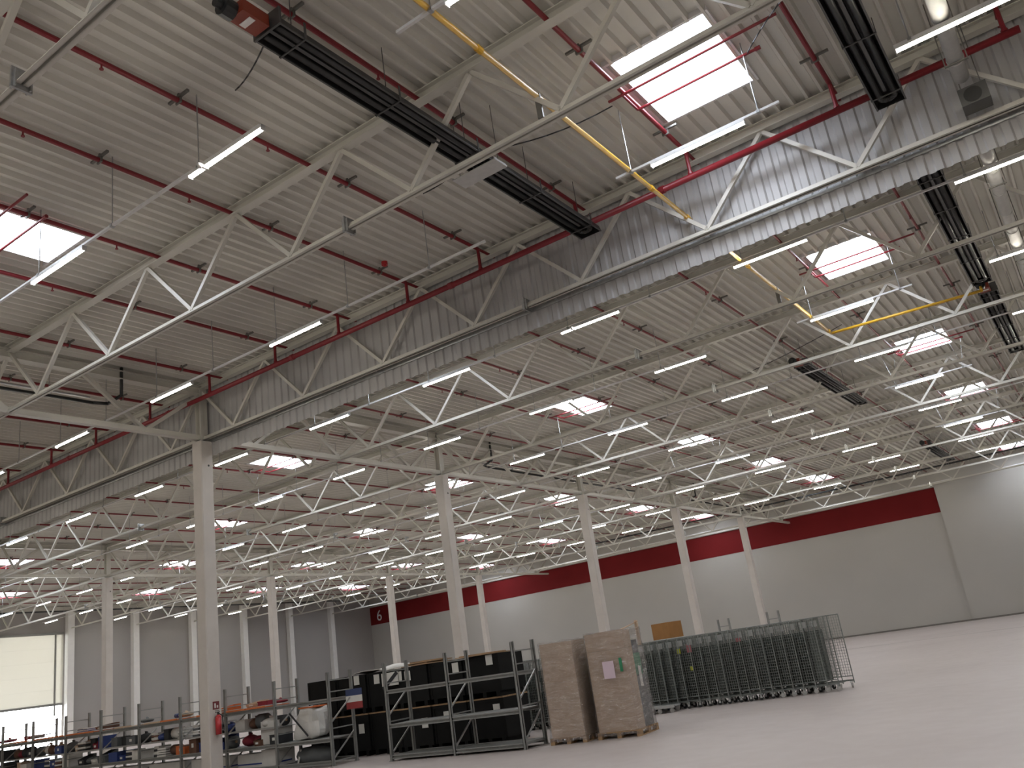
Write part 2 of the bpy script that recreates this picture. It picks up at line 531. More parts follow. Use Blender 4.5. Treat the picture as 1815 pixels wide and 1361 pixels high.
# ------------------------------------------------------------------ girders along Y on the column lines
gt_m = MB().box((-0.13, 0.05, 11.62), (0.13, 11.95, 11.64)).box((-0.13, 0.05, 11.86), (0.13, 11.95, 11.88)).box((-0.012, 0.05, 11.63), (0.012, 11.95, 11.87)).mesh('top_chord', 'steel')
gb_m = MB().box((-0.1, 0.05, 10.06), (0.1, 11.95, 10.09)).box((-0.1, 0.05, 10.09), (-0.085, 11.95, 10.22)).box((0.085, 0.05, 10.09), (0.1, 11.95, 10.22)).mesh('bottom_chord', 'steel')
g_dn = MB().bar((0, 0, 11.64), (0, 2, 10.16), 0.11, 0.11).mesh('diagonal', 'steel')
g_up = MB().bar((0, 0, 10.16), (0, 2, 11.64), 0.11, 0.11).mesh('diagonal', 'steel')
for x, words, ks in ((X0, 'near column row', range(-2, 5)), (X0 - SX, 'far column row', range(-1, 5)), (X0 + SX, 'right-hand column row', range(-2, 5))):
    for k in ks:
        g = thing('girder', 'cream steel girder along the %s, span %s' % (words, row_words(k + 1 if k >= 0 else k + 1)), 'girder', (x, Y0 + SY * k, 0), 0, 'girders on the column rows')
        inst('top_chord', gt_m, g)
        inst('bottom_chord', gb_m, g)
        for q in range(3):
            inst('diagonal', g_dn, g, (0, q * 4, 0))
            inst('diagonal', g_up, g, (0, q * 4 + 2, 0))

# ------------------------------------------------------------------ corrugated smoke curtain at the first column line
cur = thing('smoke_curtain', 'long corrugated white steel curtain hung across the hall', 'curtain', (0, Y0 + 0.2, 0))
sp = [(0.0, 0.0), (0.13, 0.0), (0.165, 0.04), (0.265, 0.04), (0.30, 0.0)]
sh = MB()
for r in range(3):
    for (u0, d0), (u1, d1) in zip(sp[:-1], sp[1:]):
        a, b = r * 0.3 + u0, r * 0.3 + u1
        sh.poly([(a, d0, 9.55), (b, d1, 9.55), (b, d1, 12.02), (a, d0, 12.02)], [(0, 1, 2, 3)])
sh = sh.mesh('sheet', 'curtain')
x = XL
while x < XR - 0.5:
    inst('sheet', sh, cur, (x, 0, 0))
    x += 0.9
MB().box((XL, -0.03, 9.98), (XR, 0.0, 10.06)).build('fixing_rail', 'galv', cur)

# ------------------------------------------------------------------ sprinkler pipes
drop_x = [1.03, -1.96, -5.1, -7.95, -10.83, -13.26, -15.86, -18.52, -21.63, -24.81, -28.05, -31.02, -34.2]
bx = -34.2
while bx > -70:
    bx -= 3.07
    drop_x.append(bx)
ZB = 11.86
mp = thing('sprinkler_main', 'red sprinkler main pipe running along the corrugated curtain', 'pipe', (0, 16.2, 11.22))
MB().tube((XL + 0.3, 0, 0), (1.25, 0, 0), 0.072, 14).build('pipe', 'red_pipe', mp, True)
cm = MB().tube((-0.06, 0, 0), (0.06, 0, 0), 0.09, 14).mesh('coupling', 'red_pipe')
dm = MB().tube((0, 0, 0), (0, 0, ZB - 11.22), 0.042, 8).tube((0, 0, 0.06), (0, 0, 0.11), 0.06, 8).mesh('drop', 'red_pipe')
for k in range(13):
    inst('coupling', cm, mp, (-1.0 - 6 * k + 1.2, 0, 0))
br_m = MB().tube((0, YF + 0.5, 0), (0, 16.2, 0), 0.047, 10).mesh('pipe', 'red_pipe')
br2_m = MB().tube((0, 16.2, 0), (0, YB - 0.6, 0), 0.038, 8).mesh('pipe', 'red_pipe')
bk_m = MB().box((-0.27, -0.025, 0.05), (0.27, 0.025, 0.09)).box((-0.075, -0.015, -0.06), (0.075, 0.015, 0.05)).box((-0.02, -0.015, 0.09), (0.02, 0.015, 0.14)).mesh('bracket', 'strut')
hd_m = MB().tube((0, 0, -0.12), (0, 0, 0.0), 0.016, 6).tube((0, 0, -0.14), (0, 0, -0.125), 0.035, 8).mesh('sprinkler_head', 'red_pipe')
for n, x in enumerate(drop_x):
    inst('drop', dm, mp, (x, 0, 0))
    b = thing('sprinkler_branch', 'red sprinkler branch pipe under the deck, %s from the right' % ORD[n + 1], 'pipe', (x, 0, ZB), 0, 'sprinkler branch pipes')
    inst('pipe', br_m, b)
    inst('pipe', br2_m, b)
    for yy in (1.7, 3.7, 7.69, 11.69, 15.2, 19.3, 25.2, 31.2, 37.2, 43.2, 49.2, 55.2):
        inst('bracket', bk_m, b, (0, yy, 0))
    for yy in (6.3, 9.6, 12.9, 18.0, 21.2, 24.0, 27.4):
        inst('sprinkler_head', hd_m, b, (0, yy, 0))
arm_m = MB().tube((-1.35, -0.57, 0), (1.98, -0.57, 0), 0.028, 8).mesh('pipe', 'red_pipe')
arm2_m = MB().tube((-1.05, 0.08, 0), (1.4, 0.08, 0), 0.028, 8).tube((1.36, 0.08, 0), (1.46, 0.08, 0), 0.04, 8).mesh('pipe', 'red_pipe')
arm3_m = MB().tube((-1.05, -0.57, 0), (-1.05, 0.08, 0), 0.028, 8).mesh('elbow', 'red_pipe')
cnt = {}
for cx, cy in skylights:
    cnt[cx] = cnt.get(cx, 0) + 1
    a = thing('sprinkler_crossing', 'thin red pipe pair under the %s skylight of the %s skylight line' % (ORD[cnt[cx]], colw[cx]), 'pipe', (cx, cy, 11.8), 0, 'sprinkler pipes under skylights')
    inst('pipe', arm_m, a)
    inst('pipe', arm2_m, a)
    inst('elbow', arm3_m, a)

# ------------------------------------------------------------------ linear lamps on trunking rails
LL = 1.9
lamp_body = MB().box((0, -0.04, 0.035), (LL, 0.04, 0.09)).box((0, -0.045, -0.01), (0.02, 0.045, 0.09)).box((LL - 0.02, -0.045, -0.01), (LL, 0.045, 0.09)).mesh('housing', 'lamp_body')


def diffuser(a, b):
    m = MB()
    n = 6
    vs = []
    for x in (a, b):
        for i in range(n + 1):
            t = math.pi + math.pi * i / n
            vs.append((x, 0.04 * math.cos(t), 0.03 + 0.035 * math.sin(t)))
    fs = [(i, i + 1, i + n + 2, i + n + 1) for i in range(n)] + [tuple(range(n, -1, -1)), tuple(range(n + 1, 2 * n + 2))]
    return m.poly(vs, fs).mesh('diffuser', 'lamp')


dif_full = diffuser(0.02, LL - 0.02)
dif_a = diffuser(0.02, 0.38)
dif_b = diffuser(0.44, LL - 0.02)
sensor_m = MB().box((0.385, -0.14, 0.0), (0.435, 0.05, 0.06)).tube((0.41, -0.1, -0.02), (0.41, -0.1, 0.01), 0.035, 10).mesh('sensor', 'lamp_body')
rail_u = 5.17
rows_y = [(k, 7.95 + 6.0 * k) for k in range(-6, 12)]  # rows well behind the camera are unseen, added to brighten the near deck


def row_name(k):
    return row_words(k - 1 if k <= 1 else k - 1) if k > 1 else row_words(k - 1)


wire_m = MB().tube((-0.28, 0, 1.6), (0, 0, 0.1), 0.006, 5).tube((0.28, 0, 1.6), (0, 0, 0.1), 0.006, 5).box((-0.03, -0.04, 0.08), (0.03, 0.04, 0.14)).mesh('suspension_wire', 'galv')
wire1_m = MB().tube((0.0, 0, 1.6), (0, 0, 0.1), 0.011, 6).box((-0.03, -0.04, 0.08), (0.03, 0.04, 0.14)).mesh('suspension_wire', 'galv')
for k, y in rows_y:
    segs = [(XL + 1.0, 6.6)]
    if k == 1:
        segs = [(XL + 1.0, -9.1), (-5.85, -2.55), (-0.6, 6.6)]
    elif k == 0:
        segs = [(XL + 1.0, -9.1), (-6.15, -2.6)]
    elif k % 2 == 1:
        segs = [(XL + 1.0, -8.9), (-6.0, -2.6), (-0.6, 6.6)]
    for si, (a, b) in enumerate(segs):
        where = '' if len(segs) == 1 else (', long left run', ', short run by the skylight', ', run at the right edge')[si if len(segs) == 3 else si * 2]
        r = thing('lamp_rail', 'thin white lamp trunking rail, row %s%s' % (row_name(k), where), 'rail', (0, y, Z_LAMP), 0, 'lamp trunking rails')
        MB().box((a, -0.025, 0.09), (b, 0.025, 0.135)).build('rail', 'lamp_body', r)
        xx = -0.35 - rail_u * 0
        while xx > a:
            if xx < b:
                inst('suspension_wire', wire_m if k > 4 else wire1_m, r, (xx, 0, 0))
            xx -= rail_u / 2
    for i in range(-5, 15):  # lamps past the right edge are unseen extras for light
        xs = -0.6 - rail_u * i
        if k == 1 and i == 2:
            continue
        if k in (0, 1) and i == 1:
            xs = -5.1 if k else -5.25
        if k == 0 and i == 0:
            continue
        if k < -1 and i > 8:
            continue
        if k % 2 == 1 and k > 1 and i == 1:
            xs = -5.6
        if i < 0 and k > 6:
            continue
        if i > 12 and k > 8:
            continue
        if xs < XL + 0.6:
            continue
        lp = thing('linear_lamp', ('lit linear ceiling lamp, row %s, %s from the right edge' % (row_name(k), ORD[i + 1])) if i >= 0 else ('unseen added linear ceiling lamp, row %s, %s past the right edge' % (row_name(k), ORD[-i])), 'lamp', (xs, y, Z_LAMP), 0, 'linear ceiling lamps')
        inst('housing', lamp_body, lp)
        if i % 5 == 2:
            inst('diffuser', dif_a, lp)
            inst('diffuser', dif_b, lp)
            inst('sensor', sensor_m, lp)
        else:
            inst('diffuser', dif_full, lp)

# ------------------------------------------------------------------ radiant heaters
HL = 9.15


def heater(x, y, label, length=HL):
    t = thing('radiant_heater', label, 'heater', (x, y, 10.8), 0, 'radiant tube heaters')
    m = MB()
    prof = [(-0.25, 0.0), (-0.22, 0.12), (-0.12, 0.24), (0.12, 0.24), (0.22, 0.12), (0.25, 0.0)]
    for (u0, z0), (u1, z1) in zip(prof[:-1], prof[1:]):
        m.poly([(u0, 0, z0), (u1, 0, z1), (u1, length, z1), (u0, length, z0)], [(0, 1, 2, 3)])
        m.poly([(u0 * 1.04, 0, z0 + 0.012), (u1 * 1.04, 0, z1 + 0.012), (u1 * 1.04, length, z1 + 0.012), (u0 * 1.04, length, z0 + 0.012)], [(3, 2, 1, 0)])
    for yy in (0.0, length):
        m.poly([(u, yy, z) for u, z in prof], [tuple(range(6))])
    m.build('reflector', 'heater', t)
    for s in (-1, 1):
        MB().tube((s * 0.13, 0.06, 0.06), (s * 0.13, length - 0.3, 0.06), 0.062, 12).build('radiant_tube', 'heater_tube', t, True)
        MB().box((s * 0.255 - 0.015, 0, -0.012), (s * 0.255 + 0.015, length, 0.012)).build('lip', 'heater_lip', t)
    MB().box((-0.03, 0.02, 0.04), (0.03, length - 0.5, 0.2)).build('centre_ridge', 'heater_lip', t)
    ub = MB()
    for i in range(9):
        a0, a1 = math.pi * i / 9, math.pi * (i + 1) / 9
        ub.tube((0.13 * math.cos(a0), length - 0.3 + 0.13 * math.sin(a0), 0.06), (0.13 * math.cos(a1), length - 0.3 + 0.13 * math.sin(a1), 0.06), 0.062, 10)
    ub.build('return_bend', 'heater_tube', t, True)
    hg = MB().box((-0.27, -0.012, -0.03), (0.27, 0.012, -0.012)).box((-0.28, -0.02, -0.03), (-0.268, 0.02, 0.27)).box((0.268, -0.02, -0.03), (0.28, 0.02, 0.27)).tube((0, 0, 0.27), (0, 0, 1.2), 0.008, 5).mesh('hanger', 'heater_lip')
    for q in (0.05, 0.27, 0.5, 0.73, 0.95):
        inst('hanger', hg, t, (0, length * q, 0))
    MB().box((-0.28, -0.02, -0.02), (0.28, 0.015, 0.27)).build('end_plate', 'heater_lip', t)
    bb = MB().box((-0.2, -0.5, 0.0), (0.1, -0.05, 0.2)).build('burner_box', 'burner', t)
    MB().box((-0.16, -0.36, -0.01), (0.06, -0.26, -0.001)).build('warning_band', 'white_paint', bb)
    MB().tube((-0.12, -0.68, 0.1), (-0.12, -0.5, 0.1), 0.14, 12).tube((-0.12, -0.78, 0.1), (-0.12, -0.68, 0.1), 0.07, 10).build('fan', 'black_pipe', t)
    return t


heater(-7.58, 6.85, 'black radiant tube heater hung diagonally across the upper middle')
heater(-1.03, 6.95, 'black radiant tube heater at the upper right before the curtain')
heater(-1.0, 19.5, 'black radiant tube heater at the right just beyond the curtain')
heater(-0.98, 29.7, 'black radiant tube heater at the right edge past the yellow pipe end')
heater(-7.55, 31.6, 'black radiant tube heater in the middle distance beyond the curtain')
heater(-7.55, 56.5, 'small black radiant tube heater near the far wall')

rf = thing('reflector_plate', 'small grey steel shield plate under the long heater', 'plate', (-7.75, 11.95, 10.72), 0.0)
MB().box((-0.45, -0.2, 0.0), (0.55, 0.2, 0.018)).build('plate', 'duct', rf)
MB().box((-0.45, -0.2, 0.018), (-0.43, 0.2, 0.05)).box((0.53, -0.2, 0.018), (0.55, 0.2, 0.05)).build('folded_edge', 'duct', rf)
MB().tube((-0.4, 0, 0.02), (-0.4, 0, 1.3), 0.008, 5).tube((0.5, 0, 0.02), (0.5, 0, 1.3), 0.008, 5).build('hanger_rod', 'strut', rf)

# ------------------------------------------------------------------ gas pipe, flue ducts, drains, cables
gp = thing('gas_pipe', 'yellow gas pipe running under the deck to the right-hand heater', 'pipe', (0, 0, 0))
MB().path([(-5.55, YF + 0.6, 10.62), (-5.55, 28.2, 10.62), (-1.1, 28.75, 10.62), (-1.1, 28.95, 10.8)], 0.045, 10).build('pipe', 'yellow_pipe', gp, True)
for yy in (5.0, 9.1, 14.9, 16.7, 20.5, 27.9):
    MB().tube((-5.55, yy - 0.06, 10.62), (-5.55, yy + 0.06, 10.62), 0.058, 10).build('coupling', 'yellow_pipe', gp)
for yy in (4.69, 10.69, 22.69):
    MB().box((-5.6, yy - 0.02, 10.2), (-5.5, yy + 0.02, 10.66)).build('bracket', 'strut', gp)

for y0, y1, words in ((-6.0, 16.1, 'before the curtain at the upper right'), (17.3, 30.0, 'beyond the curtain at the right edge')):
    d = thing('flue_duct', 'pale spiral flue duct %s' % words, 'duct', (0.17, 0, 10.75))
    MB().tube((0, y0, 0), (0, y1, 0), 0.135, 20).build('duct', 'duct', d, True)
    rm = MB().tube((0, -0.02, 0), (0, 0.02, 0), 0.146, 20, caps=True).mesh('seam', 'duct')
    q = y0 + 0.4
    while q < y1:
        inst('seam', rm, d, (0, q, 0))
        q += 1.4
    hm = MB().box((-0.19, -0.02, -0.16), (0.19, 0.02, -0.14)).box((-0.19, -0.02, -0.16), (-0.17, 0.02, 1.2)).box((0.17, -0.02, -0.16), (0.19, 0.02, 1.2)).mesh('hanger', 'strut')
    q = y0 + 1.0
    while q < y1:
        inst('hanger', hm, d, (0, q, 0))
        q += 2.9
fb = thing('fan_box', 'dark grey fan box at the end of the flue duct', 'fan', (0.25, 16.3, 10.45))
MB().box((-0.22, -0.15, -0.25), (0.25, 0.25, 0.1)).build('casing', 'heater_lip', fb)
MB().tube((0.0, -0.16, -0.08), (0.0, -0.14, -0.08), 0.15, 16).build('grille', 'heater', fb)
MB().tube((-0.15, 0.1, 0.1), (-0.15, 0.1, 1.64), 0.01, 5).tube((0.18, 0.1, 0.1), (0.18, 0.1, 1.64), 0.01, 5).build('hanger_rod', 'strut', fb)

for yy, n in ((13.9, 'before the curtain'), (32.6, 'beyond the second column'), (56.6, 'by the fourth column')):
    dp = thing('drain_pipe', 'black rain drain pipe beside the near column row %s' % n, 'pipe', (0, 0, 0))
    far = yy - 14 if yy < 20 else yy + 16
    sg = 1 if yy < 20 else -1
    MB().path([(X0 - 0.55 + 0.6, yy, 12.0), (X0 - 0.55 + 0.6, yy, 11.12), (X0 - 0.5, yy - sg * 0.1, 11.0), (X0 - 0.62, yy - sg * 0.5, 11.0), (X0 - 0.62, far, 10.98)], 0.05, 10).build('pipe', 'black_pipe', dp, True)
    q = min(yy, far) + 1.0
    while q < max(yy, far) - 1:
        MB().box((X0 - 0.69, q - 0.03, 11.06), (X0 - 0.55, q + 0.03, 11.12)).tube((X0 - 0.62, q, 11.1), (X0 - 0.62, q, 12.0), 0.008, 5).build('hanger', 'galv', dp)
        q += 1.6
    MB().box((X0 - 0.65, min(yy, far), 11.13), (X0 - 0.59, max(yy, far) - 0.6, 11.17)).build('support_rail', 'galv', dp)
dp = thing('drain_pipe', 'black rain drain pipe running along the far end of the hall', 'pipe', (0, 0, 0))
MB().path([(X0 - 16, 70.0, 11.2), (X0 + 8, 70.0, 11.2), (X0 + 24, 70.0, 11.25)], 0.06, 8).build('pipe', 'black_pipe', dp, True)
dp = thing('drain_pipe', 'black rain drain pipe along the end wall', 'pipe', (0, 0, 0))
MB().path([(XL + 3, 20.0, 11.2), (XL + 3, 70, 11.2)], 0.06, 8).build('pipe', 'black_pipe', dp, True)


def cable(label, pts, r=0.013):
    c = tag(MB().path(pts, r, 6).build('cable', 'cable', None, True), label, 'cable', 'loose ceiling cables')
    return c


def sag(a, b, d, n=7):
    return [(a[0] + (b[0] - a[0]) * i / n, a[1] + (b[1] - a[1]) * i / n, a[2] + (b[2] - a[2]) * i / n - d * 4 * (i / n) * (1 - i / n)) for i in range(n + 1)]


cable('thin black cable hanging left of the long heater burner', sag((-9.6, 7.9, 11.5), (-7.9, 7.1, 11.0), 0.1))
cable('thin black cable from the long heater to the skylight lamp rail', sag((-7.3, 12.0, 11.1), (-5.4, 13.4, 11.75), 0.12))
cable('short black cable under the long heater plate', sag((-8.9, 11.7, 10.75), (-8.0, 11.9, 11.05), 0.06))
cable('thin black cable from the first skylight to the right-hand heater', sag((-2.9, 14.0, 11.8), (-1.2, 11.9, 11.2), -0.12))
cable('thin black cable crossing beyond the curtain towards the middle heater', sag((-9.4, 31.0, 11.0), (-5.4, 29.5, 11.2), 0.05))
fa = thing('fire_detector', 'small red fire bell on the deck near the curtain', 'alarm', (-12.94, 15.05, 11.98))
MB().tube((0, 0, -0.09), (0, 0, 0.0), 0.08, 12).build('bell', 'ext_red', fa)
MB().tube((0, 0, -0.12), (0, 0, -0.09), 0.04, 10).build('hub', 'ext_red', fa)

# ------------------------------------------------------------------ racks on the floor
RY0, RY1 = 17.55, 18.42
RH = 2.42


def rack(name_label, xs, levels, decks, loc_label=None):
    t = thing('storage_rack', name_label, 'rack', (0, 0, 0), 0, 'storage racks')
    post = MB()
    post.box((-0.04, -0.035, 0), (0.04, -0.02, RH)).box((-0.04, -0.035, 0), (-0.028, 0.035, RH)).box((0.028, -0.035, 0), (0.04, 0.035, RH))
    post.box((-0.06, -0.06, 0), (0.06, 0.06, 0.01))
    post = post.mesh('post', 'rack')
    dy = RY1 - RY0
    hb = MB().bar((0, 0, 0), (0, dy, 0), 0.03, 0.03).mesh('cross_brace', 'rack')
    db = MB().bar((0, 0.02, 0), (0, dy - 0.02, 0.62), 0.03, 0.035).mesh('diagonal_brace', 'rack_light')
    for x in xs:
        inst('post', post, t, (x, RY0, 0))
        inst('post', post, t, (x, RY1, 0))
        for z in (0.12, 0.95, 1.9, 2.2):
            inst('cross_brace', hb, t, (x, RY0, z))
        for z in (0.18, 1.1):
            inst('diagonal_brace', db, t, (x, RY0, z))
    for a, b in zip(xs[:-1], xs[1:]):
        bm = MB().box((0.04, -0.025, -0.05), (abs(a - b) - 0.04, 0.025, -0.022)).box((0.04, -0.025, 0.022), (abs(a - b) - 0.04, 0.025, 0.05)).box((0.04, 0.01, -0.03), (abs(a - b) - 0.04, 0.02, 0.03)).mesh('beam', 'rack')
        for z in levels:
            inst('beam', bm, t, (b, RY0, z))
            inst('beam', bm, t, (b, RY1, z))
        for z, mm in decks:
            MB().box((b + 0.05, RY0 + 0.03, z + 0.06), (a - 0.05, RY1 - 0.03, z + 0.085)).build('shelf_panel', mm, t)
    return t


rack('empty grey steel rack in front of the black boxes', [-12.4, -14.5, -16.6], [0.1, 0.84, 1.68], [(0.06, 'rack'), (0.80, 'rack')])
LX = [-18.75 - 2.24 * k for k in range(10)]
rack('long grey steel rack loaded with goods left of the black boxes', LX, [0.1, 0.66, 1.68], [(0.62, 'rack')])
M['dark_deck'] = M['rack']
# two upright frames standing behind the roll cages
for k, (x, y) in enumerate(((-12.0, 30.0), (-10.2, 30.0), (-18.6, 24.9))):
    t = thing('rack_frame', ('grey rack upright showing above the roll cages, the left one', 'grey rack upright showing above the roll cages, the right one', 'grey rack upright behind the dark cages left of the wrapped pallets')[k], 'rack frame', (x, y, 0), 0, 'rack uprights')
    for dx in (-0.2, 0.2):
        MB().box((dx - 0.03, -0.03, 0), (dx + 0.03, 0.03, 2.35)).build('post', 'rack', t)
    for z in (0.3, 0.9, 1.5, 2.1):
        MB().bar((-0.2, 0, z), (0.2, 0, z), 0.03, 0.03).build('cross_brace', 'rack', t)


# ------------------------------------------------------------------ black pallet boxes, two tiers
def black_box(x, y, z, label, tags, rz=0.0, w=1.14, d=1.1, hgt=0.98):
    t = thing('pallet_box', label, 'box', (x, y, z), rz, 'black pallet boxes')
    m = MB()
    m.box((-w / 2, -d / 2, 0.14), (w / 2, d / 2, 0.14 + hgt))
    for sx in (-1, 1):
        m.box((sx * w / 2 - 0.03, -d / 2 - 0.015, 0.14), (sx * w / 2 + 0.03, d / 2 + 0.015, 0.14 + hgt))
    m.box((-w / 2 - 0.02, -d / 2 - 0.02, 0.06 + hgt), (w / 2 + 0.02, d / 2 + 0.02, 0.14 + hgt))
    m.build('body', 'black_box', t)
    for sx in (-1, 0, 1):
        MB().box((sx * 0.45 - 0.06, -d / 2, 0.0), (sx * 0.45 + 0.06, d / 2, 0.14)).build('runner', 'black_box', t)
    for (u, v) in tags:
        MB().box((u - 0.11, -d / 2 - 0.024, v - 0.13), (u + 0.11, -d / 2 - 0.018, v + 0.13)).build('paper_label', 'paper', t)
    return t


bxs = [-20.9, -19.68, -18.46, -17.24, -16.02, -14.8]
pos_words = ['leftmost stack', 'second stack', 'third stack', 'fourth stack', 'fifth stack', 'rightmost stack']
lab_low = [[], [(0.3, 0.75)], [], [(0.35, 0.72)], [(-0.1, 0.82)], [(0.35, 0.85)]]
lab_top = [[], [(0.25, 0.95)], [(-0.2, 0.9)], [(-0.45, 0.88), (-0.12, 0.86)], [(0.38, 0.88)], [(0.3, 0.95)]]
for k, x in enumerate(bxs):
    yy = 19.85 + 0.05 * ((k * 7) % 3)
    black_box(x, yy, 0.0, 'black plastic pallet box at the bottom of the %s' % pos_words[k], lab_low[k])
    mb = thing('wooden_board', 'bare wooden plank board lying between the black boxes of the %s' % pos_words[k], 'board', (x, yy, 1.12), 0, 'boards between black boxes')
    for q in range(5):
        MB().box((-0.6, -0.58 + q * 0.235, 0), (0.6, -0.36 + q * 0.235, 0.035)).build('plank', 'wood', mb)
    black_box(x, yy, 1.156, 'black plastic pallet box on top of the %s' % pos_words[k], lab_top[k], hgt=0.95)
# things on top of the black boxes
for k, (x, z, ww) in enumerate(((-17.0, 2.255, 1.1), (-16.9, 2.31, 0.9), (-14.95, 2.255, 1.2))):
    t = thing('flat_board', ('flat brown board on top of the fourth black stack, lower one', 'flat brown board on top of the fourth black stack, upper one', 'flat brown board on top of the rightmost black stack')[k], 'board', (x, 19.75, z), 0.06 * (k - 1), 'boards on top of black stacks')
    MB().box((-ww / 2, -0.5, 0), (ww / 2, 0.5, 0.025)).build('sheet', 'cardboard', t)
    MB().box((-ww / 2 + 0.1, -0.45, 0.025), (ww / 2 - 0.1, 0.4, 0.05)).build('batten', 'wood', t)
cs = MB()
NX, NY = 10, 5
vs = []
for a in range(NX + 1):
    for b in range(NY + 1):
        u, v = a / NX, b / NY
        z = 2.27 + 0.13 * math.sin(u * 2.6) * (0.6 + 0.4 * v) + 0.03 * math.sin(9 * u + 4 * v) - (0.28 * max(0, 0.25 - v) if u > 0.5 else 0)
        vs.append((-19.6 + 2.4 * u, 19.25 + 0.8 * v, z))
cs.poly(vs, [(a * (NY + 1) + b, (a + 1) * (NY + 1) + b, (a + 1) * (NY + 1) + b + 1, a * (NY + 1) + b + 1) for a in range(NX) for b in range(NY)])
o = cs.build('plastic_cover', 'white_stuff', None, True)
md = o.modifiers.new('thickness', 'SOLIDIFY')
md.thickness = 0.012
tag(o, 'crumpled white plastic sheet lying over the black stacks', 'sheet')
t = thing('paper_placard', 'large white paper placard hanging at the top of the third black stack', 'paper', (-18.0, 19.24, 2.0))
MB().box((-0.32, -0.01, -0.18), (0.32, 0.0, 0.18)).build('sheet', 'paper', t)
MB().bar((-0.28, -0.02, -0.26), (0.3, -0.02, 0.16), 0.02, 0.1).build('dark_strap', 'charcoal', t)
t = thing('notice_sign', 'blue white and red striped notice hung on the rack end', 'sign', (-18.62, 18.38, 1.62), 0.25)
MB().box((-0.26, -0.012, 0.09), (0.26, 0.0, 0.27)).build('blue_band', 'sign_blue', t)
MB().box((-0.26, -0.012, -0.08), (0.26, 0.0, 0.09)).build('white_band', 'paper', t)
MB().box((-0.26, -0.012, -0.26), (0.26, 0.0, -0.08)).build('red_band', 'sign_red', t)

# ------------------------------------------------------------------ goods on the long rack
KINDS = ['crate', 'carton', 'bag', 'roll', 'tray stack', 'bin']
COL = [('blue', 'blue'), ('crimson', 'crimson'), ('charcoal', 'charcoal'), ('slate grey', 'slate'), ('brown', 'brown'), ('white', 'white_stuff'),
       ('green', 'green'), ('tan', 'cardboard_pale'), ('orange', 'orange_stuff')]
CW = [3, 4, 6, 5, 4, 4, 1, 3, 1]


def goods(kind, cname, m, x, y, z, w, d, hh, label):
    t = thing(kind.replace(' ', '_'), label, kind, (x, y, z), random.uniform(-0.12, 0.12), 'goods on the long rack')
    if kind == 'crate':
        b = MB().box((-w / 2, -d / 2, 0), (w / 2, d / 2, 0.015))
        for s in (-1, 1):
            b.box((-w / 2, s * d / 2 - 0.008, 0), (w / 2, s * d / 2 + 0.008, hh)).box((s * w / 2 - 0.008, -d / 2, 0), (s * w / 2 + 0.008, d / 2, hh))
        b.build('body', m, t)
        MB().box((-w / 2 - 0.015, -d / 2 - 0.018, hh - 0.03), (w / 2 + 0.015, -d / 2 + 0.01, hh)).box((-w / 2 - 0.015, d / 2 - 0.01, hh - 0.03), (w / 2 + 0.015, d / 2 + 0.018, hh)).build('rim', m, t)
    elif kind == 'carton':
        MB().box((-w / 2, -d / 2, 0), (w / 2, d / 2, hh)).build('body', m, t)
        MB().box((-w / 2 - 0.002, -0.03, hh), (w / 2 + 0.002, 0.03, hh + 0.003)).box((-0.06, -d / 2 - 0.004, hh * 0.4), (0.06, -d / 2, hh * 0.7)).build('tape', 'paper', t)
        MB().box((-w / 2, -d / 2 - 0.02, hh - 0.01), (w / 2, -d / 2, hh)).build('flap', m, t)
    elif kind == 'bag':
        b = MB()
        b.ball((0, 0, hh * 0.45), 1.0, 8, 12, (w / 2, d / 2, hh * 0.45))
        b.v = [(px + 0.02 * math.sin(17 * py + 9 * pz), py + 0.02 * math.sin(13 * px + 7 * pz), max(0.0, pz)) for px, py, pz in b.v]
        b.build('sack', m, t, True)
        MB().tube((0, 0, hh * 0.86), (0.02, 0, hh), 0.035, 8, 0.06).build('tied_neck', m, t)
    elif kind == 'roll':
        MB().tube((-w / 2, 0, hh / 2), (w / 2, 0, hh / 2), hh / 2, 14).build('wound_sheet', m, t, True)
        MB().tube((-w / 2 - 0.02, 0, hh / 2), (w / 2 + 0.02, 0, hh / 2), hh / 8, 10).build('core', 'cardboard', t)
    elif kind == 'tray stack':
        for q in range(4):
            MB().box((-w / 2 + 0.01 * q, -d / 2, q * hh / 4), (w / 2, d / 2 - 0.02 * (q % 2), q * hh / 4 + hh / 4 * 0.7)).build('tray', m if q % 2 == 0 else 'white_stuff', t)
    else:
        b = MB()
        b.poly([(-w / 2, -d / 2, 0), (w / 2, -d / 2, 0), (w / 2, d / 2, 0), (-w / 2, d / 2, 0), (-w / 2, -d / 2 - 0.04, hh * 0.55), (w / 2, -d / 2 - 0.04, hh * 0.55), (w / 2, d / 2, hh), (-w / 2, d / 2, hh)],
               [(0, 3, 2, 1), (0, 1, 5, 4), (1, 2, 6, 5), (2, 3, 7, 6), (3, 0, 4, 7)])
        b.build('hopper', m, t)
        MB().box((-w * 0.2, -d / 2 - 0.035, hh * 0.2), (w * 0.2, -d / 2 - 0.025, hh * 0.4)).build('card', 'paper', t)
    return t


